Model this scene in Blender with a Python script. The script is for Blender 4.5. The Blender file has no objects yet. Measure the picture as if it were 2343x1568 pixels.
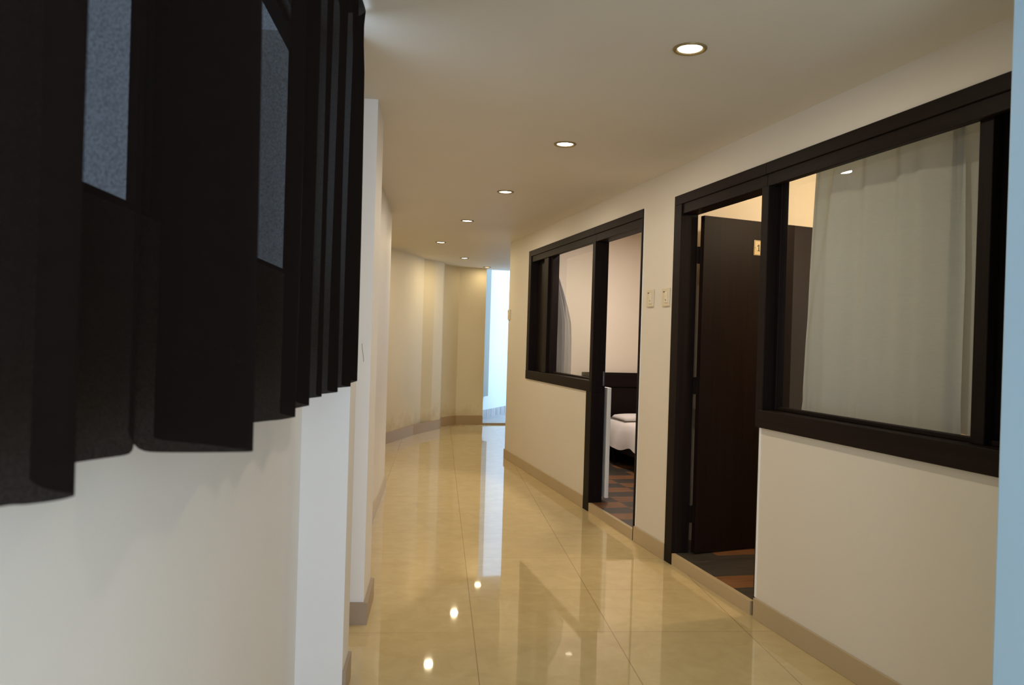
import bpy, bmesh, math, random
from math import sin, cos, radians, pi
from mathutils import Vector, Matrix
random.seed(7)
SC = bpy.context.scene
COL = SC.collection

# ------------------------------------------------------------------ helpers
TA = radians(9.1)                                   # floor tiles / left wall are skewed to the right wall
def P(u, v, z=0.0):                                 # left-wall frame -> world
    return (u*cos(TA) + v*sin(TA), -u*sin(TA) + v*cos(TA), z)

def obj(name, bm, mat, parent=None, smooth=False, **props):
    me = bpy.data.meshes.new(name)
    bmesh.ops.recalc_face_normals(bm, faces=bm.faces[:])
    bm.to_mesh(me); bm.free()
    if smooth:
        for p in me.polygons: p.use_smooth = True
    if mat: me.materials.append(mat)
    o = bpy.data.objects.new(name, me); COL.objects.link(o)
    if parent: o.parent = parent
    for k, v in props.items(): o[k] = v
    return o

def empty(name, loc=(0,0,0), rz=0.0, **props):
    o = bpy.data.objects.new(name, None); COL.objects.link(o)
    o.location = loc; o.rotation_euler = (0,0,rz); o.empty_display_size = .05
    for k, v in props.items(): o[k] = v
    return o

def box(bm, a, b, bevel=0.0):
    x0,x1 = sorted((a[0],b[0])); y0,y1 = sorted((a[1],b[1])); z0,z1 = sorted((a[2],b[2]))
    vs = [bm.verts.new((x,y,z)) for x in (x0,x1) for y in (y0,y1) for z in (z0,z1)]
    fs = [(0,1,3,2),(4,6,7,5),(0,4,5,1),(2,3,7,6),(0,2,6,4),(1,5,7,3)]
    faces = [bm.faces.new([vs[i] for i in f]) for f in fs]
    if bevel:
        es = list({e for f in faces for e in f.edges})
        bmesh.ops.bevel(bm, geom=es, offset=bevel, segments=2, profile=.5, affect='EDGES')
    return bm

def prism(bm, pts, z0, z1):
    """closed plan polygon extruded from z0 to z1"""
    lo = [bm.verts.new((p[0],p[1],z0)) for p in pts]
    hi = [bm.verts.new((p[0],p[1],z1)) for p in pts]
    n = len(pts)
    bm.faces.new(lo[::-1]); bm.faces.new(hi)
    for i in range(n):
        j = (i+1) % n
        bm.faces.new((lo[i],lo[j],hi[j],hi[i]))
    return bm

def ubox(bm, u0, u1, v0, v1, z0, z1):
    return prism(bm, [P(u0,v0),P(u1,v0),P(u1,v1),P(u0,v1)], z0, z1)

def strip(bm, pts, w, z0, z1):
    """wall slab along an open plan polyline, thickness w to the left of travel"""
    pts = [Vector(p[:2]) for p in pts]
    off = []
    for i,p in enumerate(pts):
        d = []
        if i > 0: d.append((p-pts[i-1]).normalized())
        if i < len(pts)-1: d.append((pts[i+1]-p).normalized())
        n = sum((Vector((-q.y,q.x)) for q in d), Vector((0,0))).normalized()
        k = max(.35, n.dot(Vector((-d[0].y,d[0].x))))
        off.append(p + n*(w/k))
    return prism(bm, list(pts) + off[::-1], z0, z1)

def lathe(bm, prof, seg=48):
    rings = []
    for r,z in prof:
        rings.append([bm.verts.new((r*cos(2*pi*i/seg), r*sin(2*pi*i/seg), z)) for i in range(seg)])
    for a,b in zip(rings, rings[1:]):
        for i in range(seg):
            j = (i+1) % seg
            bm.faces.new((a[i],a[j],b[j],b[i]))
    return rings

B = bmesh.new

# ------------------------------------------------------------------ materials
def srgb(r,g,b):
    f = lambda c: ((c/255)/12.92 if c/255 <= .04045 else (((c/255)+.055)/1.055)**2.4)
    return (f(r), f(g), f(b), 1)

def newmat(name):
    m = bpy.data.materials.new(name); m.use_nodes = True
    nt = m.node_tree; nt.nodes.clear()
    out = nt.nodes.new('ShaderNodeOutputMaterial')
    return m, nt, out

def nd(nt, t, **kw):
    n = nt.nodes.new(t)
    for k,v in kw.items():
        if k in n.inputs: n.inputs[k].default_value = v
        else: setattr(n, k, v)
    return n

def ramp(nt, stops):
    r = nt.nodes.new('ShaderNodeValToRGB')
    cr = r.color_ramp
    while len(cr.elements) < len(stops): cr.elements.new(.5)
    for e,(p,c) in zip(cr.elements, stops): e.position = p; e.color = c
    return r

def mix(nt, fac, a, b, mode='MIX'):
    m = nt.nodes.new('ShaderNodeMix'); m.data_type = 'RGBA'; m.blend_type = mode
    for sock, val in ((m.inputs[0],fac),(m.inputs[6],a),(m.inputs[7],b)):
        if hasattr(val, 'is_linked') or isinstance(val, bpy.types.NodeSocket): nt.links.new(val, sock)
        else: sock.default_value = val
    return m.outputs[2]

def mathn(nt, op, a, b=None, c=None):
    m = nt.nodes.new('ShaderNodeMath'); m.operation = op
    for i,val in enumerate((a,b,c)):
        if val is None: continue
        if isinstance(val, bpy.types.NodeSocket): nt.links.new(val, m.inputs[i])
        else: m.inputs[i].default_value = val
    return m.outputs[0]

def paint(name, rgb, rough=.55, bump=.02, mottling=.04, stain=False, spec=.3):
    m, nt, out = newmat(name)
    b = nd(nt, 'ShaderNodeBsdfPrincipled', Roughness=rough)
    b.inputs['Specular IOR Level'].default_value = spec
    tc = nd(nt, 'ShaderNodeTexCoord')
    n1 = nd(nt, 'ShaderNodeTexNoise', Scale=1.3, Detail=3.0)
    nt.links.new(tc.outputs['Object'], n1.inputs['Vector'])
    c = srgb(*rgb); d = tuple(max(0,x*(1-mottling*2)) for x in c[:3]) + (1,)
    col = mix(nt, n1.outputs['Fac'], d, c)
    if stain:                                        # damp stains creeping up from the baseboard
        sx = nd(nt, 'ShaderNodeSeparateXYZ'); nt.links.new(tc.outputs['Object'], sx.inputs[0])
        n3 = nd(nt, 'ShaderNodeTexNoise', Scale=4.0, Detail=6.0, Roughness=.65); nt.links.new(tc.outputs['Object'], n3.inputs['Vector'])
        h = mathn(nt, 'MULTIPLY_ADD', n3.outputs['Fac'], .75, -.06)
        k = mathn(nt, 'SUBTRACT', h, sx.outputs['Z'])
        k = mathn(nt, 'MULTIPLY', k, 2.0); k = mathn(nt, 'MINIMUM', mathn(nt, 'MAXIMUM', k, 0.0), .4)
        col = mix(nt, k, col, srgb(176,150,92))
    nt.links.new(col, b.inputs['Base Color'])
    n2 = nd(nt, 'ShaderNodeTexNoise', Scale=90.0, Detail=2.0)
    nt.links.new(tc.outputs['Object'], n2.inputs['Vector'])
    bp = nd(nt, 'ShaderNodeBump', Strength=bump*4, Distance=.003)
    nt.links.new(n2.outputs['Fac'], bp.inputs['Height']); nt.links.new(bp.outputs[0], b.inputs['Normal'])
    nt.links.new(b.outputs[0], out.inputs[0])
    return m

def simple(name, rgb, rough=.4, metal=0.0, spec=.5):
    m, nt, out = newmat(name)
    b = nd(nt, 'ShaderNodeBsdfPrincipled', Roughness=rough, Metallic=metal)
    b.inputs['Specular IOR Level'].default_value = spec
    tc = nd(nt, 'ShaderNodeTexCoord'); n = nd(nt, 'ShaderNodeTexNoise', Scale=30.0, Detail=3.0)
    nt.links.new(tc.outputs['Object'], n.inputs['Vector'])
    c = srgb(*rgb)
    nt.links.new(mix(nt, n.outputs['Fac'], tuple(x*.92 for x in c[:3])+(1,), c), b.inputs['Base Color'])
    nt.links.new(b.outputs[0], out.inputs[0])
    return m

def wood(name, rgb, rough=.33, axis='Z', spec=.4):
    m, nt, out = newmat(name)
    b = nd(nt, 'ShaderNodeBsdfPrincipled', Roughness=rough)
    b.inputs['Specular IOR Level'].default_value = spec
    tc = nd(nt, 'ShaderNodeTexCoord'); mp = nd(nt, 'ShaderNodeMapping')
    s = {'Z': (60,60,1.5), 'Y': (60,1.5,60), 'X': (1.5,60,60)}[axis]
    mp.inputs['Scale'].default_value = s
    nt.links.new(tc.outputs['Object'], mp.inputs['Vector'])
    n = nd(nt, 'ShaderNodeTexNoise', Scale=1.0, Detail=6.0, Roughness=.6, Distortion=.4)
    nt.links.new(mp.outputs[0], n.inputs['Vector'])
    c = srgb(*rgb)
    r = ramp(nt, [(.3, tuple(x*.7 for x in c[:3])+(1,)), (.7, tuple(min(1,x*1.3) for x in c[:3])+(1,))])
    nt.links.new(n.outputs['Fac'], r.inputs[0]); nt.links.new(r.outputs[0], b.inputs['Base Color'])
    bp = nd(nt, 'ShaderNodeBump', Strength=.08, Distance=.001)
    nt.links.new(n.outputs['Fac'], bp.inputs['Height']); nt.links.new(bp.outputs[0], b.inputs['Normal'])
    nt.links.new(b.outputs[0], out.inputs[0])
    return m

def tile_floor(name):
    m, nt, out = newmat(name)
    b = nd(nt, 'ShaderNodeBsdfPrincipled', Roughness=.03)
    b.inputs['Specular IOR Level'].default_value = .62
    tc = nd(nt, 'ShaderNodeTexCoord')
    sx = nd(nt, 'ShaderNodeSeparateXYZ'); nt.links.new(tc.outputs['Object'], sx.inputs[0])
    X, Y = sx.outputs['X'], sx.outputs['Y']
    u = mathn(nt, 'SUBTRACT', mathn(nt, 'MULTIPLY', X, cos(TA)), mathn(nt, 'MULTIPLY', Y, sin(TA)))
    v = mathn(nt, 'ADD', mathn(nt, 'MULTIPLY', X, sin(TA)), mathn(nt, 'MULTIPLY', Y, cos(TA)))
    us = mathn(nt, 'DIVIDE', mathn(nt, 'ADD', u, 10*.622-.187), .622)
    vs = mathn(nt, 'DIVIDE', mathn(nt, 'ADD', v, 10*.5923-3.470), .5923)
    def line(t, w):
        f = mathn(nt, 'FRACT', t); g = mathn(nt, 'SUBTRACT', 1.0, f)
        return mathn(nt, 'LESS_THAN', mathn(nt, 'MINIMUM', f, g), w)
    nv = nd(nt, 'ShaderNodeTexNoise', Scale=.9, Detail=1.0); nt.links.new(tc.outputs['Object'], nv.inputs['Vector'])
    vis = mathn(nt, 'MINIMUM', mathn(nt, 'MAXIMUM', mathn(nt, 'MULTIPLY_ADD', nv.outputs['Fac'], 4.0, -1.5), .12), 1.0)
    g = mathn(nt, 'MAXIMUM', line(us, .0030), mathn(nt, 'MULTIPLY', line(vs, .0030), vis))
    cell = nd(nt, 'ShaderNodeCombineXYZ')
    nt.links.new(mathn(nt, 'FLOOR', us), cell.inputs[0]); nt.links.new(mathn(nt, 'FLOOR', vs), cell.inputs[1])
    wn = nd(nt, 'ShaderNodeTexWhiteNoise'); nt.links.new(cell.outputs[0], wn.inputs['Vector'])
    n1 = nd(nt, 'ShaderNodeTexNoise', Scale=9.0, Detail=8.0, Roughness=.65, Distortion=.6)
    nt.links.new(tc.outputs['Object'], n1.inputs['Vector'])
    base = ramp(nt, [(.3, srgb(196,175,126)), (.7, srgb(208,188,140))])
    nt.links.new(n1.outputs['Fac'], base.inputs[0])
    tv = mix(nt, mathn(nt, 'MULTIPLY', wn.outputs['Value'], .10), base.outputs[0], srgb(168,140,92))
    col = mix(nt, mathn(nt, 'MULTIPLY', g, .55), tv, srgb(110,88,55))
    nt.links.new(col, b.inputs['Base Color'])
    n2 = nd(nt, 'ShaderNodeTexNoise', Scale=3.0, Detail=2.0); nt.links.new(tc.outputs['Object'], n2.inputs['Vector'])
    bp = nd(nt, 'ShaderNodeBump', Strength=.006, Distance=.01)
    nt.links.new(n2.outputs['Fac'], bp.inputs['Height']); nt.links.new(bp.outputs[0], b.inputs['Normal'])
    nt.links.new(b.outputs[0], out.inputs[0])
    return m

def plank_floor(name, sx_=.30, sy_=.19, ox=.05, oy=.02):
    """checkered wood-look and slate tiles of the bedrooms"""
    m, nt, out = newmat(name)
    b = nd(nt, 'ShaderNodeBsdfPrincipled', Roughness=.35)
    tc = nd(nt, 'ShaderNodeTexCoord'); s = nd(nt, 'ShaderNodeSeparateXYZ'); nt.links.new(tc.outputs['Object'], s.inputs[0])
    a = mathn(nt, 'FLOOR', mathn(nt, 'DIVIDE', mathn(nt, 'ADD', s.outputs['X'], ox), sx_))
    c = mathn(nt, 'FLOOR', mathn(nt, 'DIVIDE', mathn(nt, 'ADD', s.outputs['Y'], oy), sy_))
    k = mathn(nt, 'MODULO', mathn(nt, 'ADD', a, mathn(nt, 'ADD', c, 200.0)), 2.0)
    cell = nd(nt, 'ShaderNodeCombineXYZ'); nt.links.new(a, cell.inputs[0]); nt.links.new(c, cell.inputs[1])
    wn = nd(nt, 'ShaderNodeTexWhiteNoise'); nt.links.new(cell.outputs[0], wn.inputs['Vector'])
    k = mathn(nt, 'GREATER_THAN', mathn(nt, 'ADD', k, mathn(nt, 'MULTIPLY', wn.outputs['Value'], .75)), .62)
    mp = nd(nt, 'ShaderNodeMapping'); mp.inputs['Scale'].default_value = (4,70,1); nt.links.new(tc.outputs['Object'], mp.inputs['Vector'])
    n = nd(nt, 'ShaderNodeTexNoise', Scale=1.0, Detail=6.0, Distortion=.5); nt.links.new(mp.outputs[0], n.inputs['Vector'])
    br = ramp(nt, [(.3, srgb(88,58,38)), (.7, srgb(142,100,66))]); nt.links.new(n.outputs['Fac'], br.inputs[0])
    dk = ramp(nt, [(.3, srgb(48,44,40)), (.7, srgb(78,72,64))]); nt.links.new(n.outputs['Fac'], dk.inputs[0])
    nt.links.new(mix(nt, k, br.outputs[0], dk.outputs[0]), b.inputs['Base Color'])
    nt.links.new(b.outputs[0], out.inputs[0])
    return m

def fabric(name, rgb, trans=.25, see=0.0, weave=400.0, rough=.9, wr=.25):
    m, nt, out = newmat(name)
    tc = nd(nt, 'ShaderNodeTexCoord')
    n = nd(nt, 'ShaderNodeTexNoise', Scale=weave, Detail=2.0); nt.links.new(tc.outputs['Object'], n.inputs['Vector'])
    mp = nd(nt, 'ShaderNodeMapping'); mp.inputs['Scale'].default_value = (30,30,160); nt.links.new(tc.outputs['Object'], mp.inputs['Vector'])
    n2 = nd(nt, 'ShaderNodeTexNoise', Scale=1.0, Detail=5.0); nt.links.new(mp.outputs[0], n2.inputs['Vector'])
    c = srgb(*rgb); d = tuple(x*(1-wr) for x in c[:3])+(1,)
    col = mix(nt, n2.outputs['Fac'], d, c)
    di = nd(nt, 'ShaderNodeBsdfDiffuse', Roughness=rough); nt.links.new(col, di.inputs['Color'])
    tr = nd(nt, 'ShaderNodeBsdfTranslucent'); nt.links.new(col, tr.inputs['Color'])
    mx = nd(nt, 'ShaderNodeMixShader'); mx.inputs[0].default_value = trans
    nt.links.new(di.outputs[0], mx.inputs[1]); nt.links.new(tr.outputs[0], mx.inputs[2])
    bp = nd(nt, 'ShaderNodeBump', Strength=.25, Distance=.0015)
    nt.links.new(n.outputs['Fac'], bp.inputs['Height']); nt.links.new(bp.outputs[0], di.inputs['Normal'])
    last = mx.outputs[0]
    if see:                                          # open weave: a little light passes straight through
        r = ramp(nt, [(.35,(see*.6,)*3+(1,)), (.65,(see*1.4,)*3+(1,))])
        nt.links.new(n.outputs['Fac'], r.inputs[0])
        tp = nd(nt, 'ShaderNodeBsdfTransparent')
        m2 = nd(nt, 'ShaderNodeMixShader'); nt.links.new(r.outputs[0], m2.inputs[0])
        nt.links.new(last, m2.inputs[1]); nt.links.new(tp.outputs[0], m2.inputs[2]); last = m2.outputs[0]
    nt.links.new(last, out.inputs[0])
    return m

def pane_glass(name, tint=(.93,.95,.94,1), haze=.012, ior=1.55):
    m, nt, out = newmat(name)
    tp = nd(nt, 'ShaderNodeBsdfTransparent', Color=tint)
    df = nd(nt, 'ShaderNodeBsdfDiffuse', Color=(.7,.72,.72,1))
    a = nd(nt, 'ShaderNodeMixShader')
    tc = nd(nt, 'ShaderNodeTexCoord'); n = nd(nt, 'ShaderNodeTexNoise', Scale=3.0, Detail=4.0)
    nt.links.new(tc.outputs['Object'], n.inputs['Vector'])
    nt.links.new(mathn(nt, 'MULTIPLY', n.outputs['Fac'], haze*2), a.inputs[0])
    nt.links.new(tp.outputs[0], a.inputs[1]); nt.links.new(df.outputs[0], a.inputs[2])
    gl = nd(nt, 'ShaderNodeBsdfGlossy', Roughness=.0)
    fr = nd(nt, 'ShaderNodeFresnel', IOR=ior)
    ge = nd(nt, 'ShaderNodeNewGeometry')
    nt.links.new(mathn(nt, 'MULTIPLY_ADD', ge.outputs['Backfacing'], 1/ior-ior, ior), fr.inputs['IOR'])
    b = nd(nt, 'ShaderNodeMixShader'); nt.links.new(fr.outputs[0], b.inputs[0])
    nt.links.new(a.outputs[0], b.inputs[1]); nt.links.new(gl.outputs[0], b.inputs[2])
    nt.links.new(b.outputs[0], out.inputs[0])
    return m

def emit(name, rgb, strength):
    m, nt, out = newmat(name)
    e = nd(nt, 'ShaderNodeEmission', Strength=strength); e.inputs[0].default_value = rgb + (1,)
    tc = nd(nt, 'ShaderNodeTexCoord'); g = nd(nt, 'ShaderNodeTexGradient', gradient_type='SPHERICAL')
    mp = nd(nt, 'ShaderNodeMapping'); mp.inputs['Scale'].default_value = (14,14,14)
    nt.links.new(tc.outputs['Object'], mp.inputs['Vector']); nt.links.new(mp.outputs[0], g.inputs[0])
    r = ramp(nt, [(0, tuple(x*.55 for x in rgb)+(1,)), (.5, rgb+(1,))]); nt.links.new(g.outputs['Fac'], r.inputs[0])
    nt.links.new(r.outputs[0], e.inputs[0])
    nt.links.new(e.outputs[0], out.inputs[0])
    return m

M_wall   = paint('wall paint', (229,223,210), .5)
M_wallL  = paint('left wall paint', (230,226,220), .5)
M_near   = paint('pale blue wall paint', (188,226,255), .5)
M_wallF  = paint('far wall paint', (226,212,180), .55, stain=True, mottling=.06)
M_ceil   = paint('ceiling paint', (222,216,205), .6, bump=.01)
M_lit_edge = paint('painted-light plaster edge', (246,248,246), .5)  # brighter than the walls: light on the plaster edges is painted in
M_room   = paint('bedroom paint', (236,224,206), .6)
M_court  = paint('court paint', (206,222,230), .7)
M_panel  = paint('grey panel paint', (136,148,146), .6)
M_floor  = tile_floor('polished beige tile')
M_plank  = plank_floor('checkered tile')
M_base   = paint('baseboard tile', (194,174,138), .3, bump=.004, mottling=.1, spec=.5)
M_basef  = paint('far baseboard tile', (178,152,116), .4, bump=.004, mottling=.1, spec=.2)
M_based  = paint('pillar baseboard tile', (170,150,128), .35, bump=.01, mottling=.15, spec=.5)
M_woodZ  = wood('dark laminate upright', (27,20,18), .5, 'Z', .08)
M_woodY  = wood('dark laminate rail', (30,22,19), .5, 'Y', .08)
M_leaf   = wood('dark door laminate', (27,17,14), .5, 'Z', .1)
M_bed    = wood('dark bed wood', (22,14,12), .5, 'X', .12)
M_dark   = simple('dark board', (24,18,16), .5, spec=.2)
M_glass  = pane_glass('window glass')
M_brown  = fabric('dark brown cloth', (27,21,18), .03, see=.036, weave=420.0)
M_grey   = fabric('grey green linen', (198,200,193), .16, weave=700.0, wr=.12)
M_white  = fabric('white curtain cloth', (226,226,228), .4, weave=700.0, wr=.06)
M_sheet  = fabric('white bed linen', (232,226,222), .1, weave=500.0, wr=.05)
M_trim   = simple('satin nickel', (150,130,86), .4, .35)
M_lamp   = emit('lamp glass', (1.0,.93,.80), 14.0)
M_lampw  = emit('warm lamp glass', (1.0,.72,.36), 4.0)
M_plate  = simple('ivory plastic', (222,211,184), .35)
M_plate2 = simple('ivory rocker', (230,220,196), .3)
M_slot   = simple('dark slot', (40,32,20), .5)
M_num    = simple('room number plate', (206,182,132), .35)
M_ink    = simple('black ink', (22,18,16), .5)
M_steel  = simple('brushed steel', (150,148,142), .35, 1.0)
M_grime  = simple('grey scuff', (150,144,132), .8)
def grey_tile():
    m, nt, out = newmat('grey court tile')
    b = nd(nt, 'ShaderNodeBsdfPrincipled', Roughness=.4)
    tc = nd(nt, 'ShaderNodeTexCoord'); mp = nd(nt, 'ShaderNodeMapping'); mp.inputs['Scale'].default_value = (3,3,3)
    mp.inputs['Rotation'].default_value = (0,0,radians(-32)); nt.links.new(tc.outputs['Object'], mp.inputs['Vector'])
    br = nd(nt, 'ShaderNodeTexBrick', Scale=1.0); br.offset = 0
    br.inputs['Color1'].default_value = srgb(150,156,160); br.inputs['Color2'].default_value = srgb(120,128,132); br.inputs['Mortar'].default_value = srgb(84,88,92)
    br.inputs['Mortar Size'].default_value = .02
    nt.links.new(mp.outputs[0], br.inputs['Vector'])
    n = nd(nt, 'ShaderNodeTexNoise', Scale=12.0, Detail=5.0); nt.links.new(tc.outputs['Object'], n.inputs['Vector'])
    nt.links.new(mix(nt, mathn(nt,'MULTIPLY',n.outputs['Fac'],.5), br.outputs[0], srgb(190,196,200)), b.inputs['Base Color'])
    nt.links.new(b.outputs[0], out.inputs[0])
    return m
M_gtile = grey_tile()

S = dict(kind='structure')
CH = 2.36                       # corridor ceiling
WX, WT = 2.10, 0.125            # right wall face, thickness
FZ = .067                       # bedroom floor level

# ------------------------------------------------------------------ floor / ceiling
LEFT = [P(-.56,-2.55)[:2], P(-.56,6.9)[:2], (.20,7.25), (.20,11.80)]
obj('floor', prism(B(), LEFT + [(4.2,11.80),(4.2,-2.6)], -.1, 0), M_floor, **S)
bm = B(); prism(bm, LEFT + [(2.235,11.80),(2.235,-2.6)], CH, CH+.1); box(bm, (2.235,8.27,CH), (4.4,11.80,CH+.1))
obj('ceiling', bm, M_ceil, **S)

# ------------------------------------------------------------------ right wall (openings for both bedrooms)
F1a, F1b = 4.34, 1.80           # frame 1: far and near ends
F2a, F2b = 7.59, 4.80           # frame 2
HT, HB = 2.185, 2.07            # head rail top, bottom
ST, SB = 1.00, .915             # sill top, bottom
bm = B()
X0, X1 = WX, WX+WT
box(bm, (X0,F2a,0), (X1,8.39,CH))               # far piece
box(bm, (X0,F2b,HT), (X1,F2a,CH))               # above frame 2
box(bm, (X0,5.80,0), (X1,F2a,SB))               # below window 2
box(bm, (X0,F1a,0), (X1,F2b,CH))                # pier between the frames
box(bm, (X0,F1b,HT), (X1,F1a,CH))               # above frame 1
box(bm, (X0,F1b,0), (X1,3.352,SB))              # below window 1
obj('wall_right', bm, M_wall, **S)
# near pillar at the right picture edge and hall sides behind the camera
obj('wall_near_right', box(B(), (1.672,1.25,0), (2.25,1.60,CH), .006), M_near, **S)
obj('wall_hall_right', box(B(), (2.25,-2.6,0), (2.4,1.60,CH)), M_wallL, **S)
bm = B()
box(bm, (-2.2,-2.6,0), (-.9,-2.45,CH)); box(bm, (1.5,-2.6,0), (2.25,-2.45,CH)); box(bm, (-.9,-2.6,0), (1.5,-2.45,.35)); box(bm, (-.9,-2.6,2.2), (1.5,-2.45,CH))
obj('wall_back', bm, M_wallL, **S)

bm = B()
for a,b in ((8.39,5.80),(F2b,F1a),(3.352,1.80)):
    box(bm, (WX-.012,a,0), (WX,b,.098), .002)
obj('baseboard_right', bm, M_base, **S)

# tiled risers of the bedroom doorsteps
for i,(a,b) in enumerate(((4.245,3.392),(5.68,4.822))):
    bm = B(); box(bm, (WX-.004,a,0), (WX+.02,b,FZ))
    obj('trim_%d' % (i+1), bm, M_base, label='beige tile riser under the %s bedroom door' % ('near','far')[i], **S)

# ------------------------------------------------------------------ bedrooms
def room(tag_, y0, y1, depth):
    x1 = WX+WT
    obj('floor_'+tag_, box(B(), (WX+.02,y0,-.02), (depth,y1,FZ)), M_plank, **S)
    obj('ceiling_'+tag_, box(B(), (x1,y0,2.45), (depth,y1,2.55)), M_room, **S)
    bm = B()
    box(bm, (depth,y0-.06,0), (depth+.1,y1+.06,2.55))
    box(bm, (x1,y1,0), (depth,y1+.1,2.55)); box(bm, (x1,y0-.1,0), (depth,y0,2.55))
    box(bm, (x1,y0-.1,CH), (x1+.02,y1+.1,2.55))
    obj('wall_'+tag_, bm, M_room, **S)
room('near_bedroom', 1.30, 4.52, 4.9)
room('far_bedroom', 4.72, 7.75, 5.4)

# ------------------------------------------------------------------ frames
XF, XB = WX-.008, WX+.102
def head(parent, a, b, back=HB):
    bm = B(); box(bm, (XF,a,2.128), (XB,b,HT), .003); box(bm, (XF+.010,a,HB), (XF+.034,b,2.130), .003); box(bm, (XF+.034,a,back), (XB,b,2.130))
    obj('head_rail', bm, M_woodY, parent)
def post(parent, name, a, b, z0, z1, x0=None, x1=None, mat=None):
    bm = B(); box(bm, (XF if x0 is None else x0,a,z0), (XB if x1 is None else x1,b,z1), .003)
    return obj(name, bm, mat or M_woodZ, parent)
def rail_y(parent, name, a, b, z0, z1, x0, x1):
    bm = B(); box(bm, (x0,a,z0), (x1,b,z1), .003)
    return obj(name, bm, M_woodY, parent)

# ---- door 1 (near): hinge at the far jamb, leaf swung into the room
d1 = empty('door_1', label='open dark brown near bedroom door with number plate', **S)
post(d1, 'jamb', 4.245, F1a, 0, 2.129)
post(d1, 'jamb', 3.362, 3.392, 0, SB, WX+.012)
bm = B(); box(bm, (WX-.003,3.345,.098), (WX+.04,3.362,SB), .004); obj('trim_5', bm, M_lit_edge, **S)  # raised strip in brighter paint, standing in for a lit plaster bevel
bm = B(); box(bm, (WX-.002,4.788,.098), (WX+.02,4.800,HT), .002); obj('trim_6', bm, M_lit_edge, **S)  # same painted-in light along the pier edge
head(d1, 3.36, F1a)
hx, hy, ang = 2.220, 4.200, radians(9.5)
leaf_root = Matrix.Translation((hx,hy,0)) @ Matrix.Rotation(ang, 4, 'Z')
def leaf_obj(name, bm, mat, parent, **kw):
    bm.transform(leaf_root); return obj(name, bm, mat, parent, **kw)
LZ = 2.062
leaf = leaf_obj('door_leaf', box(B(), (0,0,FZ+.008), (.86,.035,LZ), .0015), M_leaf, d1)
for z in (.30, 1.06, 1.83):
    bm = B(); box(bm, (-.006,.010,z-.05), (.002,.036,z+.05)); box(bm, (-.020,.026,z-.05), (.002,.036,z+.05))
    leaf_obj('hinge', bm, M_dark, leaf)
NPX, NPZ = .368, 1.90
plate = leaf_obj('number_plate', box(B(), (NPX,-.005,NPZ-.046), (NPX+.094,0,NPZ+.046), .0015), M_num, leaf)
bm = B()
for a,b in (((NPX+.004,-.0058,NPZ-.043),(NPX+.0055,-.005,NPZ+.043)),((NPX+.0885,-.0058,NPZ-.043),(NPX+.09,-.005,NPZ+.043)),
            ((NPX+.004,-.0058,NPZ-.043),(NPX+.09,-.005,NPZ-.0415)),((NPX+.004,-.0058,NPZ+.0415),(NPX+.09,-.005,NPZ+.043))):
    box(bm, a, b)
leaf_obj('plate_border', bm, M_ink, plate)
bm = B()                                             # the numeral 1 and a small screw to its left
cx = NPX+.033
prof = [(-.006,-.019),(.012,-.019),(.012,-.015),(.0065,-.015),(.0065,.020),(.001,.020),(-.009,.011),(-.006,.007),(.0005,.012),(.0005,-.015),(-.006,-.015)]
a = [bm.verts.new((cx+x,-.0062,NPZ+z)) for x,z in prof]; c = [bm.verts.new((cx+x,-.005,NPZ+z)) for x,z in prof]
bm.faces.new(a); bm.faces.new(c[::-1])
for i in range(len(prof)):
    j = (i+1) % len(prof); bm.faces.new((a[i],a[j],c[j],c[i]))
leaf_obj('numeral', bm, M_ink, plate)
bm = B(); bmesh.ops.create_cone(bm, cap_ends=True, segments=14, radius1=.0032, radius2=.0028, depth=.003, matrix=Matrix.Translation((NPX+.011,-.006,NPZ)) @ Matrix.Rotation(pi/2,4,'X'))
leaf_obj('screw', bm, M_steel, plate)

# ---- window 1 (near)
w1 = empty('window_1', label='large near bedroom window in a dark wood frame', **S)
head(w1, F1b, 3.36, 2.095)
post(w1, 'mullion', 3.332, 3.392, SB, 2.07)
rail_y(w1, 'sill', F1b, 3.352, SB, ST, WX-.020, XB)
rail_y(w1, 'sash_rail', 2.02, 3.332, ST, 1.018, WX+.05, WX+.085)
post(w1, 'sash_stile', 2.095, 2.152, ST, 2.096, WX+.030, WX+.065)
post(w1, 'sash_stile', 3.305, 3.333, ST, 2.096, WX+.045, WX+.085)
bm = B(); box(bm, (WX+.075,F1b,ST), (WX+.085,2.14,2.096)); obj('dark_panel', bm, M_dark, w1)
post(w1, 'jamb', F1b, F1b+.05, ST, HB)
bm = B(); vs = [bm.verts.new(p) for p in ((WX+.066,2.12,ST),(WX+.066,3.33,ST),(WX+.066,3.33,2.096),(WX+.066,2.12,2.096))]; bm.faces.new(vs)
obj('pane', bm, M_glass, w1)

# ---- door 2 (far): leaf swung fully inside, hidden behind the pier
d2 = empty('door_2', label='dark frame of the open far bedroom door', **S)
post(d2, 'jamb', 5.68, 5.80, 0, SB)
post(d2, 'jamb', F2b, 4.822, 0, 2.129)
head(d2, F2b, 5.70)
bm = B(); box(bm, (2.185,5.6785,.965), (2.198,5.6815,1.075), .0008); box(bm, (2.188,5.677,1.00), (2.196,5.680,1.04), .0008)
obj('strike_plate', bm, M_steel, d2)
bm = B(); box(bm, (WX+WT+.012,4.745,FZ+.008), (WX+WT+.85,4.78,LZ), .0015)
lf2 = obj('door_leaf', bm, M_leaf, d2)
bm = B(); box(bm, (2.95,4.78,1.0), (2.975,4.83,1.025), .003); box(bm, (2.84,4.82,1.0), (2.975,4.835,1.022), .004)
obj('door_handle', bm, M_steel, lf2)

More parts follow.
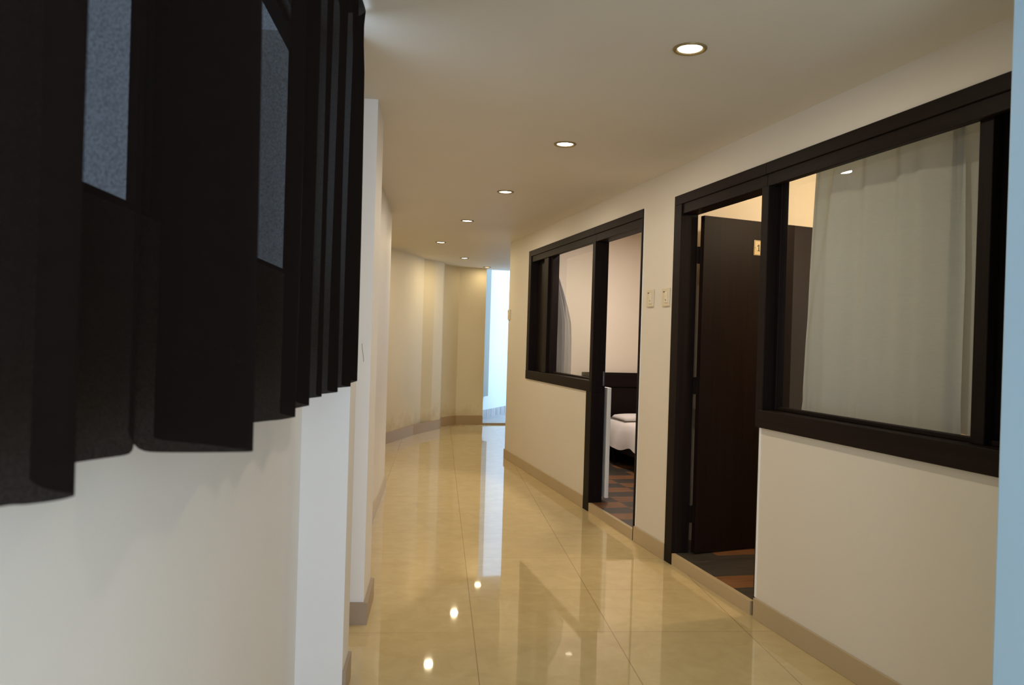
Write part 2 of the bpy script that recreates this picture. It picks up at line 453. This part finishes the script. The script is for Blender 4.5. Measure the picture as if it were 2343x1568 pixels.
# ---- window 2 (far)
w2 = empty('window_2', label='far bedroom window in a dark wood frame', **S)
head(w2, 5.70, F2a, 2.095)
post(w2, 'mullion', 5.68, 5.742, SB, 2.07)
rail_y(w2, 'sill', 5.70, F2a, SB, ST, WX-.010, XB)
post(w2, 'jamb', 7.50, F2a, ST, 2.129)
bm = B(); box(bm, (WX+.070,7.00,ST), (WX+.080,7.51,2.096)); obj('dark_panel', bm, M_dark, w2)
post(w2, 'sash_stile', 6.97, 7.10, ST, 2.096, WX+.01, WX+.055)
post(w2, 'sash_stile', 6.915, 6.97, ST, 2.096, WX+.035, WX+.10)
rail_y(w2, 'sash_rail', 5.742, 7.50, ST, 1.014, WX+.06, WX+.10)
bm = B(); vs = [bm.verts.new(p) for p in ((WX+.100,5.70,ST),(WX+.100,6.96,ST),(WX+.100,6.96,2.096),(WX+.100,5.70,2.096))]; bm.faces.new(vs)
obj('pane', bm, M_glass, w2)
# thick plaster edge inside the far door, below the window, its lit look put into brighter paint
obj('wall_far_reveal', box(B(), (WX+WT,5.675,.10), (WX+WT+.030,5.80,.95), .003), M_lit_edge, **S)

# ------------------------------------------------------------------ left side
bm = B()
NW = -.475                                           # near wall plane, window behind the curtain
ubox(bm, NW-.07, NW, -2.6, 2.83, 0, 1.48)
ubox(bm, NW-.07, NW, -2.6, 2.83, 2.28, CH)
ubox(bm, NW-.07, NW, -2.6, 1.00, 1.48, 2.28)
ubox(bm, NW-.07, NW, 2.76, 2.83, 1.48, 2.28)
obj('wall_left_near', bm, M_wallL, **S)
obj('wall_left_pillar', ubox(B(), NW-.18, -.31, 2.83, 3.02, 0, CH), M_wallL, **S)
obj('wall_left_recess', ubox(B(), -.66, -.40, 3.02, 3.58, 0, CH), M_wallL, **S)
obj('wall_left_column', ubox(B(), -.66, -.306, 3.58, 3.93, 0, CH), M_wallL, **S)
bm = B(); prism(bm, [P(*q)[:2] for q in ((-.66,3.93),(-.44,3.93),(-.475,4.9),(-.432,6.05),(-.44,6.87),(-.66,6.87))], 0, CH)
obj('wall_left_far', bm, M_wallL, **S)
w3 = empty('window_3', label='window behind the dark brown curtain', **S)
bm = B()
for v,e in ((1.0,1.03),(1.385,1.96),(2.72,2.76)): ubox(bm, NW-.06, NW-.02, v, e, 1.48, 2.28)
ubox(bm, NW-.06, NW-.02, 1.0, 2.76, 1.48, 1.50); ubox(bm, NW-.06, NW-.02, 1.0, 2.76, 2.25, 2.28)
obj('window_frame', bm, M_woodZ, w3)

bm = B(); ubox(bm, -.312, -.298, 2.84, 3.02, 0, .10); obj('baseboard_left_near', bm, M_based, **S)
bm = B(); ubox(bm, -.45, -.288, 3.566, 3.94, 0, .098); obj('baseboard_left_column', bm, M_based, **S)
bm = B(); ubox(bm, -.45, -.425, 3.96, 6.88, 0, .098); obj('baseboard_left_far', bm, M_base, **S)
# pencil-like scuff on the column face
bm = B()
line = [(-.3475,1.262),(-.3475,1.250),(-.346,1.235),(-.342,1.215),(-.339,1.195),(-.3385,1.180)]
va = [bm.verts.new(P(u,3.5794,z)) for u,z in line]; vb = [bm.verts.new(P(u+.0026,3.5794,z)) for u,z in line]
for i in range(len(line)-1): bm.faces.new((va[i],vb[i],vb[i+1],va[i+1]))
sc = obj('scuff', bm, M_grime); sc.parent = bpy.data.objects['wall_left_column']

# far-left faceted wall, end wall
FW = [(.42,8.0),(.46,8.75),(.869,9.449),(1.331,10.359),(1.47,10.66),(1.646,10.84),(1.80,11.06),(1.862,11.34),(2.135,11.62),(2.548,11.62)]
obj('wall_far_left', strip(B(), FW, .2, 0, CH), M_wallF, **S)
obj('wall_left_return', strip(B(), [P(-.44,6.87)[:2],(.42,7.2),(.42,8.05)], .15, 0, CH), M_wallL, **S)
def offs(pts, d):
    out = []
    for i,p in enumerate(pts):
        p = Vector(p); q = []
        if i>0: q.append((p-Vector(pts[i-1])).normalized())
        if i<len(pts)-1: q.append((Vector(pts[i+1])-p).normalized())
        n = sum((Vector((t.y,-t.x)) for t in q), Vector((0,0))).normalized()
        out.append(tuple(p+n*d))
    return out
BB = [(.869,9.449),(1.33,10.357),(1.65,10.85),(1.80,11.08),(1.862,11.34),(2.135,11.62),(2.548,11.62)]
obj('baseboard_far_left', strip(B(), offs(BB,.014), .02, 0, .135), M_basef, **S)
# short lobby to the right of the end opening, out of sight
obj('wall_lobby', box(B(), (WX+WT,8.27,0), (4.3,8.39,CH)), M_wall, **S)
obj('wall_lobby_side', box(B(), (4.2,8.39,0), (4.3,11.8,CH)), M_wall, **S)
obj('wall_end', box(B(), (3.55,11.62,0), (4.3,11.80,CH)), M_wall, **S)
obj('trim_3', box(B(), (2.53,11.62,0), (3.55,11.74,.022)), M_based, **S)

# court beyond the opening, open to the sky
obj('floor_court', box(B(), (2.2,11.74,-.1), (6.5,16.0,.015)), M_gtile, **S)
cw0 = Vector((2.43,12.03)); cd = Vector((.57,.822))
def cpt(t, n=0.0): return tuple(cw0 + cd*t + Vector((.822,-.57))*n)
bm = B(); prism(bm, [cpt(-.4),cpt(5),cpt(5,-.2),cpt(-.4,-.2)], 0, 4.2); obj('wall_court', bm, M_court, **S)
bm = B(); prism(bm, [cpt(-.35,.012),cpt(5,.012),cpt(5,0),cpt(-.35,0)], .015, .14); obj('baseboard_court', bm, M_gtile, **S)
bm = B(); prism(bm, [cpt(.30,.06),cpt(.60,.06),cpt(.60,0),cpt(.30,0)], .37, 4.2); obj('trim_4', bm, M_panel, **S)

# ------------------------------------------------------------------ curtains
def catmull(pts, n):
    out = []
    for i in range(len(pts)-1):
        p0 = pts[max(i-1,0)]; p1 = pts[i]; p2 = pts[i+1]; p3 = pts[min(i+2,len(pts)-1)]
        for k in range(n):
            t = k/n
            out.append(tuple(.5*((2*b)+(-a+c)*t+(2*a-5*b+4*c-d)*t*t+(-a+3*b-3*c+d)*t**3) for a,b,c,d in zip(p0,p1,p2,p3)))
    out.append(pts[-1]); return out

def sheet(bm, grid):
    vs = [[bm.verts.new(p) for p in row] for row in grid]
    for r0,r1 in zip(vs,vs[1:]):
        for i in range(len(r0)-1): bm.faces.new((r0[i],r0[i+1],r1[i+1],r1[i]))
    return vs

path = [(-.47,.60),(-.425,.70),(-.403,.772),(-.385,.783),(-.369,.799),(-.361,.818),(-.366,.834),(-.41,.865),(-.455,.93),(-.458,.99),(-.45,1.023),(-.432,1.06),(-.410,1.098),
        (-.4085,1.108),(-.418,1.113),(-.413,1.122),(-.375,1.123),(-.337,1.126),(-.29,1.134),(-.263,1.142),(-.268,1.16),(-.33,1.20),(-.42,1.25),(-.45,1.31),(-.43,1.38),(-.385,1.43),(-.35,1.495),(-.325,1.54),
        (-.305,1.568),(-.290,1.612),(-.288,1.632),(-.31,1.66),(-.332,1.70),(-.335,1.76),(-.322,1.805),(-.306,1.872),(-.304,1.90),(-.33,1.94),(-.355,2.02),(-.338,2.095),(-.318,2.150),(-.314,2.17),(-.33,2.20),(-.338,2.235),
        (-.322,2.27),(-.298,2.335),(-.296,2.352),(-.325,2.39),(-.338,2.46),(-.322,2.525),(-.291,2.60),(-.288,2.62),(-.315,2.66),(-.328,2.73),(-.309,2.795),(-.299,2.93),(-.305,2.955),(-.34,2.99)]
K = .15/.17
path = catmull([(a*K,b*K) for a,b in path], 5)
notch = 68.5
def dark_curtain():
    zs = [1.15,1.158,1.185,1.20,1.30,1.45,1.6,1.8,2.0,2.15,2.24,2.27,2.30,2.345]
    grid = []
    mid = [(sum(q[0] for q in path[max(0,i-22):i+23])/len(path[max(0,i-22):i+23]), sum(q[1] for q in path[max(0,i-22):i+23])/len(path[max(0,i-22):i+23])) for i in range(len(path))]
    for z in zs:
        t = (z-1.15)/1.195; row = []
        amp = 1 - .12*t
        pinch = -.004 if 2.24 <= z <= 2.30 else 0
        for i,(u,v) in enumerate(path):
            mu, mv = mid[i]
            s = .006*sin(i*.21+3*t)*t
            row.append(P(mu+(u-mu)*amp+s*.6+pinch, mv+(v-mv)*amp+s))
            row[-1] = (row[-1][0], row[-1][1], z + (.024*math.exp(-((i-notch)/6.5)**4) if z < 1.19 else 0))
        grid.append(row)
    bm = B(); sheet(bm, grid)
    # stitched double hem
    return bm
c0 = obj('curtain', dark_curtain(), M_brown, smooth=True, label='dark brown pleated curtain hanging in the left foreground over a window', category='curtain')
bm = B()
hemgrid = [[P(u+.002*1, v, z) for u,v in path] for z in (1.153,1.190)]
rail_pts = [P(-.36,.5), P(-.275,2.58)]
bm2 = B(); ubox(bm2, -.345, -.30, .55, 2.58, 2.338, 2.352); bm.free()
obj('curtain_track', bm2, M_dark, c0)

# grey curtain in the near bedroom window
def room_curtain(y_edge, y_far, z0, z1, x, folds, amp, ny=90, nz=40, seed=1, diag=0.0):
    rnd = random.Random(seed); ph = [rnd.uniform(0,6.28) for _ in range(8)]
    grid = []
    for k in range(nz+1):
        t = k/nz; z = z0 + (z1-z0)*t; row = []
        a = y_edge(z); yf = y_far(z) if callable(y_far) else y_far
        for i in range(ny+1):
            s = i/ny; y = a + (yf-a)*s
            w = sum(sin(2*pi*f*s+ph[j] + .5*sin(2*t+ph[j]))/(1+.35*j) for j,f in enumerate(folds))*amp*(.45+.55*t)
            if t < .09: w += (.007*sin(2*pi*22*s+ph[5]) + .005*sin(2*pi*37*s+ph[2]))*(1-t/.09)*(.5+.5*sin(2*pi*3*s+ph[1]))
            w += diag*math.exp(-((s-.02-.22*max(0,t-.35))/.035)**2)*max(0,t-.3)
            row.append((x+w, y, z+.004*sin(9*s+ph[3])*(1-t)))
        grid.append(row)
    bm = B(); sheet(bm, grid); return bm
bm = room_curtain(lambda z: 3.335-.022*(z-.98)-.03*max(0,(z-1.6))**2+.0*z, lambda z: 2.365+.05*max(0,z-1.6), .985, 2.17, 2.298, (2.1,3.4,5.2,8.3), .011, seed=4, diag=.05)
c1 = obj('curtain', bm, M_grey, smooth=True, label='plain grey green curtain behind the glass of the near bedroom window', category='curtain')
bm = room_curtain(lambda z: 2.48, 2.20, 1.0, 2.17, 2.325, (1.2,2.6), .006, ny=24, seed=9); obj('curtain_edge_fold', bm, M_grey, c1, smooth=True)
bm = B(); box(bm, (2.26,1.85,2.165), (2.275,3.4,2.185)); obj('curtain_track', bm, M_dark, c1)
bm = B()
vs_ = []
def edge2(z):
    if z > 2.0: return 7.43
    pts = [(.9,6.92),(1.02,6.92),(1.30,6.93),(1.47,6.96),(1.62,7.06),(1.80,7.22),(2.0,7.43)]
    for (a,b),(c,d) in zip(pts,pts[1:]):
        if z <= c: return b+(d-b)*max(0,(z-a))/(c-a)
    return 7.43
bm.free()
bm = room_curtain(edge2, 7.66, .98, 2.17, 2.345, (2.0,3.7,6.1), .010, seed=12)
c2 = obj('curtain', bm, M_white, smooth=True, label='white curtain gathered to one side behind the far bedroom window', category='curtain')
bm = B(); box(bm, (2.335,5.9,2.168), (2.355,7.7,2.188)); obj('curtain_track', bm, M_dark, c2)

# ------------------------------------------------------------------ bed
bed = empty('bed', (3.75,6.7,FZ), label='double bed with dark headboard and white linen in the far bedroom', category='bed')
def bobj(name, bm, mat, parent=bed, **k):
    bm.transform(Matrix.Translation((-3.75,-6.7,-FZ))); return obj(name, bm, mat, parent, **k)
bm = B(); box(bm, (2.74,7.69,FZ), (4.85,7.745,.985), .004); box(bm, (2.76,7.675,.84), (4.83,7.69,.97), .003); box(bm, (2.76,7.675,FZ+.02), (4.83,7.69,.825), .003)
bobj('headboard', bm, M_bed)
bm = B(); box(bm, (3.03,5.66,.20), (4.57,7.67,.34), .006); bobj('bed_frame', bm, M_bed)
for x,y in ((3.08,5.72),(4.52,5.72),(3.08,7.6),(4.52,7.6)):
    bm = B(); box(bm, (x-.035,y-.035,FZ), (x+.035,y+.035,.21), .003); bobj('leg', bm, M_bed)
bm = B(); box(bm, (3.02,5.66,.34), (4.58,7.67,.50), .04); bobj('mattress', bm, M_sheet, smooth=True)
# draped sheet: top and hanging side with wrinkles
def drape():
    rnd = random.Random(3); grid = []
    ny = 80
    prof = [(2.985,.275),(2.983,.31),(2.984,.36),(2.987,.42),(2.994,.47),(3.015,.503),(3.05,.515),(3.2,.518),(3.6,.520),(4.0,.520),(4.4,.518),(4.55,.515),(4.59,.50),(4.61,.42),(4.615,.30)]
    for j in range(ny+1):
        s = j/ny; y = 5.64 + s*2.03; row = []
        for i,(x,z) in enumerate(prof):
            h = max(0,.5-z)
            wz = .014*sin(7*y+x*3)+.007*sin(19*y+1+20*z) if i < 6 else .004*sin(9*y+5*x)
            wx = -.026*h*4*(.5+.5*sin(13*y+4*z))*(1 if x < 3.5 else -1)
            if i < 2: wz += .02*sin(3.3*y)+.012*sin(8.1*y+2)
            row.append((x+wx, y, z+wz*(1 if i < 5 else .3)))
        grid.append(row)
    bm = B(); sheet(bm, grid); return bm
bobj('bed_sheet', drape(), M_sheet, smooth=True)
def pillow(x0, x1):
    bm = B(); nx, ny = 20, 12; g = []
    for side in (1,-1):
        for j in range(ny+1):
            row = []
            for i in range(nx+1):
                a, b = i/nx*2-1, j/ny*2-1
                t = (max(0,1-a**4)*max(0,1-b**4))**.5
                row.append(((x0+x1)/2+a*(x1-x0)/2, 7.44+b*.21, (.527 if side>0 else .527)+side*(.046*t**.6 if side>0 else .003*t)))
            g.append(row)
    sheet(bm, g[:ny+1]); sheet(bm, g[ny+1:])
    bmesh.ops.remove_doubles(bm, verts=bm.verts[:], dist=.0005); return bm
pls = []
for k,(x0,x1,txt) in enumerate(((3.03,3.74,'flat white pillow on the bed against the dark headboard'),)):
    obj('pillow', pillow(x0,x1), M_sheet, smooth=True, label=txt, category='pillow')

# ------------------------------------------------------------------ switches
def switch(y, z, label, w=.098, h=.112):
    s = empty('light_switch', (WX,y,z), label=label, category='light switch', group='wall switches')
    def so(name, bm, mat, parent=s): return obj(name, bm, mat, parent)
    p = so('plate', box(B(), (-.010,-w/2,-h/2), (0,w/2,h/2), .003), M_plate)
    so('rocker', box(B(), (-.015,-.030,-.036), (-.009,.004,.030), .002), M_plate2)
    bm = B(); box(bm, (-.0112,.010,.030), (-.0095,.030,.036)); so('indicator_slot', bm, M_slot)
    bm = B(); box(bm, (-.0158,-.018,-.022), (-.0148,-.012,-.015)); so('rocker_dot', bm, M_slot)
    return s
switch(4.655, 1.59, 'ivory wall switch beside the far bedroom door frame, left of the pair')
switch(4.425, 1.587, 'ivory wall switch beside the near bedroom door frame, right of the pair')
switch(8.345, 1.57, 'ivory switch seen edge on at the far corner of the right wall')

# ------------------------------------------------------------------ downlights
LIGHTS = [(1.285,2.58),(1.296,4.04),(1.326,5.50),(1.339,6.99),(1.375,8.70),(1.945,10.26),(2.50,11.38)]
LAB = ['nearest and largest recessed downlight, glowing white on the ceiling','second recessed downlight from the camera in the ceiling row','third recessed downlight from the camera in the ceiling row',
       'fourth recessed downlight from the camera in the ceiling row','fifth recessed downlight, last of the straight row before the bend','sixth recessed downlight, first one round the bend to the right',
       'farthest recessed downlight, amber, right before the bright opening']
def make_downlight(label):
    r = empty('downlight', label=label, category='ceiling light', group='recessed ceiling downlights')
    bm = B(); lathe(bm, [(.060,0),(.0605,-.003),(.058,-.006),(.053,-.007),(.0435,-.002),(.0425,0)]); obj('trim_ring', bm, M_trim, r, smooth=True)
    bm = B(); rings = lathe(bm, [(.0425,-.0015),(.03,-.0022),(.015,-.0025)]); bm.faces.new(rings[-1]); obj('lamp', bm, M_lamp, r)
    return r
dl0 = make_downlight(LAB[0])
for i,(x,y) in enumerate(LIGHTS):
    if i == 0: r = dl0
    else:
        r = dl0.copy(); COL.objects.link(r); r['label'] = LAB[i]
        for ch in dl0.children:
            c = ch.copy(); COL.objects.link(c); c.parent = r
            if i == 6 and c.name.startswith('lamp'):
                c.data = c.data.copy(); c.data.materials[0] = M_lampw
    r.location = (x,y,CH)

def area(name, loc, rot, size, power, color, shape='DISK', size_y=None, spread=pi):
    L = bpy.data.lights.new(name, 'AREA'); L.shape = shape; L.size = size
    if size_y: L.size_y = size_y
    L.energy = power; L.color = color; L.spread = spread
    o = bpy.data.objects.new(name, L); COL.objects.link(o); o.location = loc; o.rotation_euler = rot
    return o
def point(name, loc, rad, power, color):
    L = bpy.data.lights.new(name, 'POINT'); L.shadow_soft_size = rad; L.energy = power; L.color = color
    o = bpy.data.objects.new(name, L); COL.objects.link(o); o.location = loc
    return o
WARM = (1.0,.85,.66)
WARMF = (1.0,.82,.52)
for i,(x,y) in enumerate(LIGHTS):
    area('downlight_glow', (x,y,CH-.009), (0,0,0), .08, (6.2,6.6,7.4,8.2,8.4,8.0,1.6)[i], WARM if i < 4 else WARMF)
point('bedroom_glow', (3.2,3.5,2.2), .05, 34, (1,.80,.52))
area('bedroom_glow', (2.62,6.5,2.44), (0,0,0), .25, 33, (1,.87,.78))
area('daylight_back', (.35,-2.44,1.28), (radians(90),0,radians(0)), 2.2, 76, (.65,.78,1.0), 'RECTANGLE', 1.8)

area('court_streak_fill', (4.4,12.5,1.4), (radians(90),0,radians(113.5)),   .3, 18, (.74,.85,1.0), 'RECTANGLE', 2.2)  # unseen strip lamp added to throw a streak on the far-left wall

# ------------------------------------------------------------------ world
W = bpy.data.worlds.new('sky'); SC.world = W; W.use_nodes = True
nt = W.node_tree; nt.nodes.clear()
wo = nt.nodes.new('ShaderNodeOutputWorld'); bg = nt.nodes.new('ShaderNodeBackground')
bg.inputs[0].default_value = (.59,.77,1.0,1); bg.inputs[1].default_value = 3.0
nt.links.new(bg.outputs[0], wo.inputs[0])

# ------------------------------------------------------------------ camera
def camera():
    f, yaw, pitch, roll = 1800.0, radians(14.36), radians(-.22), radians(1.71)
    fw = Vector((sin(yaw)*cos(pitch), cos(yaw)*cos(pitch), sin(pitch)))
    rt0 = Vector((cos(yaw), -sin(yaw), 0)); up0 = rt0.cross(fw)
    rt = rt0*cos(roll) + up0*sin(roll); up = rt.cross(fw)
    cd = bpy.data.cameras.new('camera'); co = bpy.data.objects.new('camera', cd); COL.objects.link(co)
    m = Matrix((rt, up, -fw)).transposed().to_4x4(); m.translation = (0,0,1.3)
    co.matrix_world = m
    cd.sensor_fit = 'HORIZONTAL'; cd.sensor_width = 23.1; cd.lens = f/2343*23.1
    cd.clip_start = .02
    cd.dof.use_dof = True; cd.dof.focus_distance = 5.5; cd.dof.aperture_fstop = 4.0
    SC.camera = co
camera()

SC.view_settings.view_transform = 'Standard'
SC.view_settings.look = 'None'
SC.view_settings.exposure = 0.0
cy = SC.cycles
cy.use_denoising = True
cy.max_bounces = 12; cy.diffuse_bounces = 6; cy.glossy_bounces = 6; cy.transparent_max_bounces = 24
cy.caustics_reflective = False; cy.caustics_refractive = False
cy.sample_clamp_indirect = 4.0
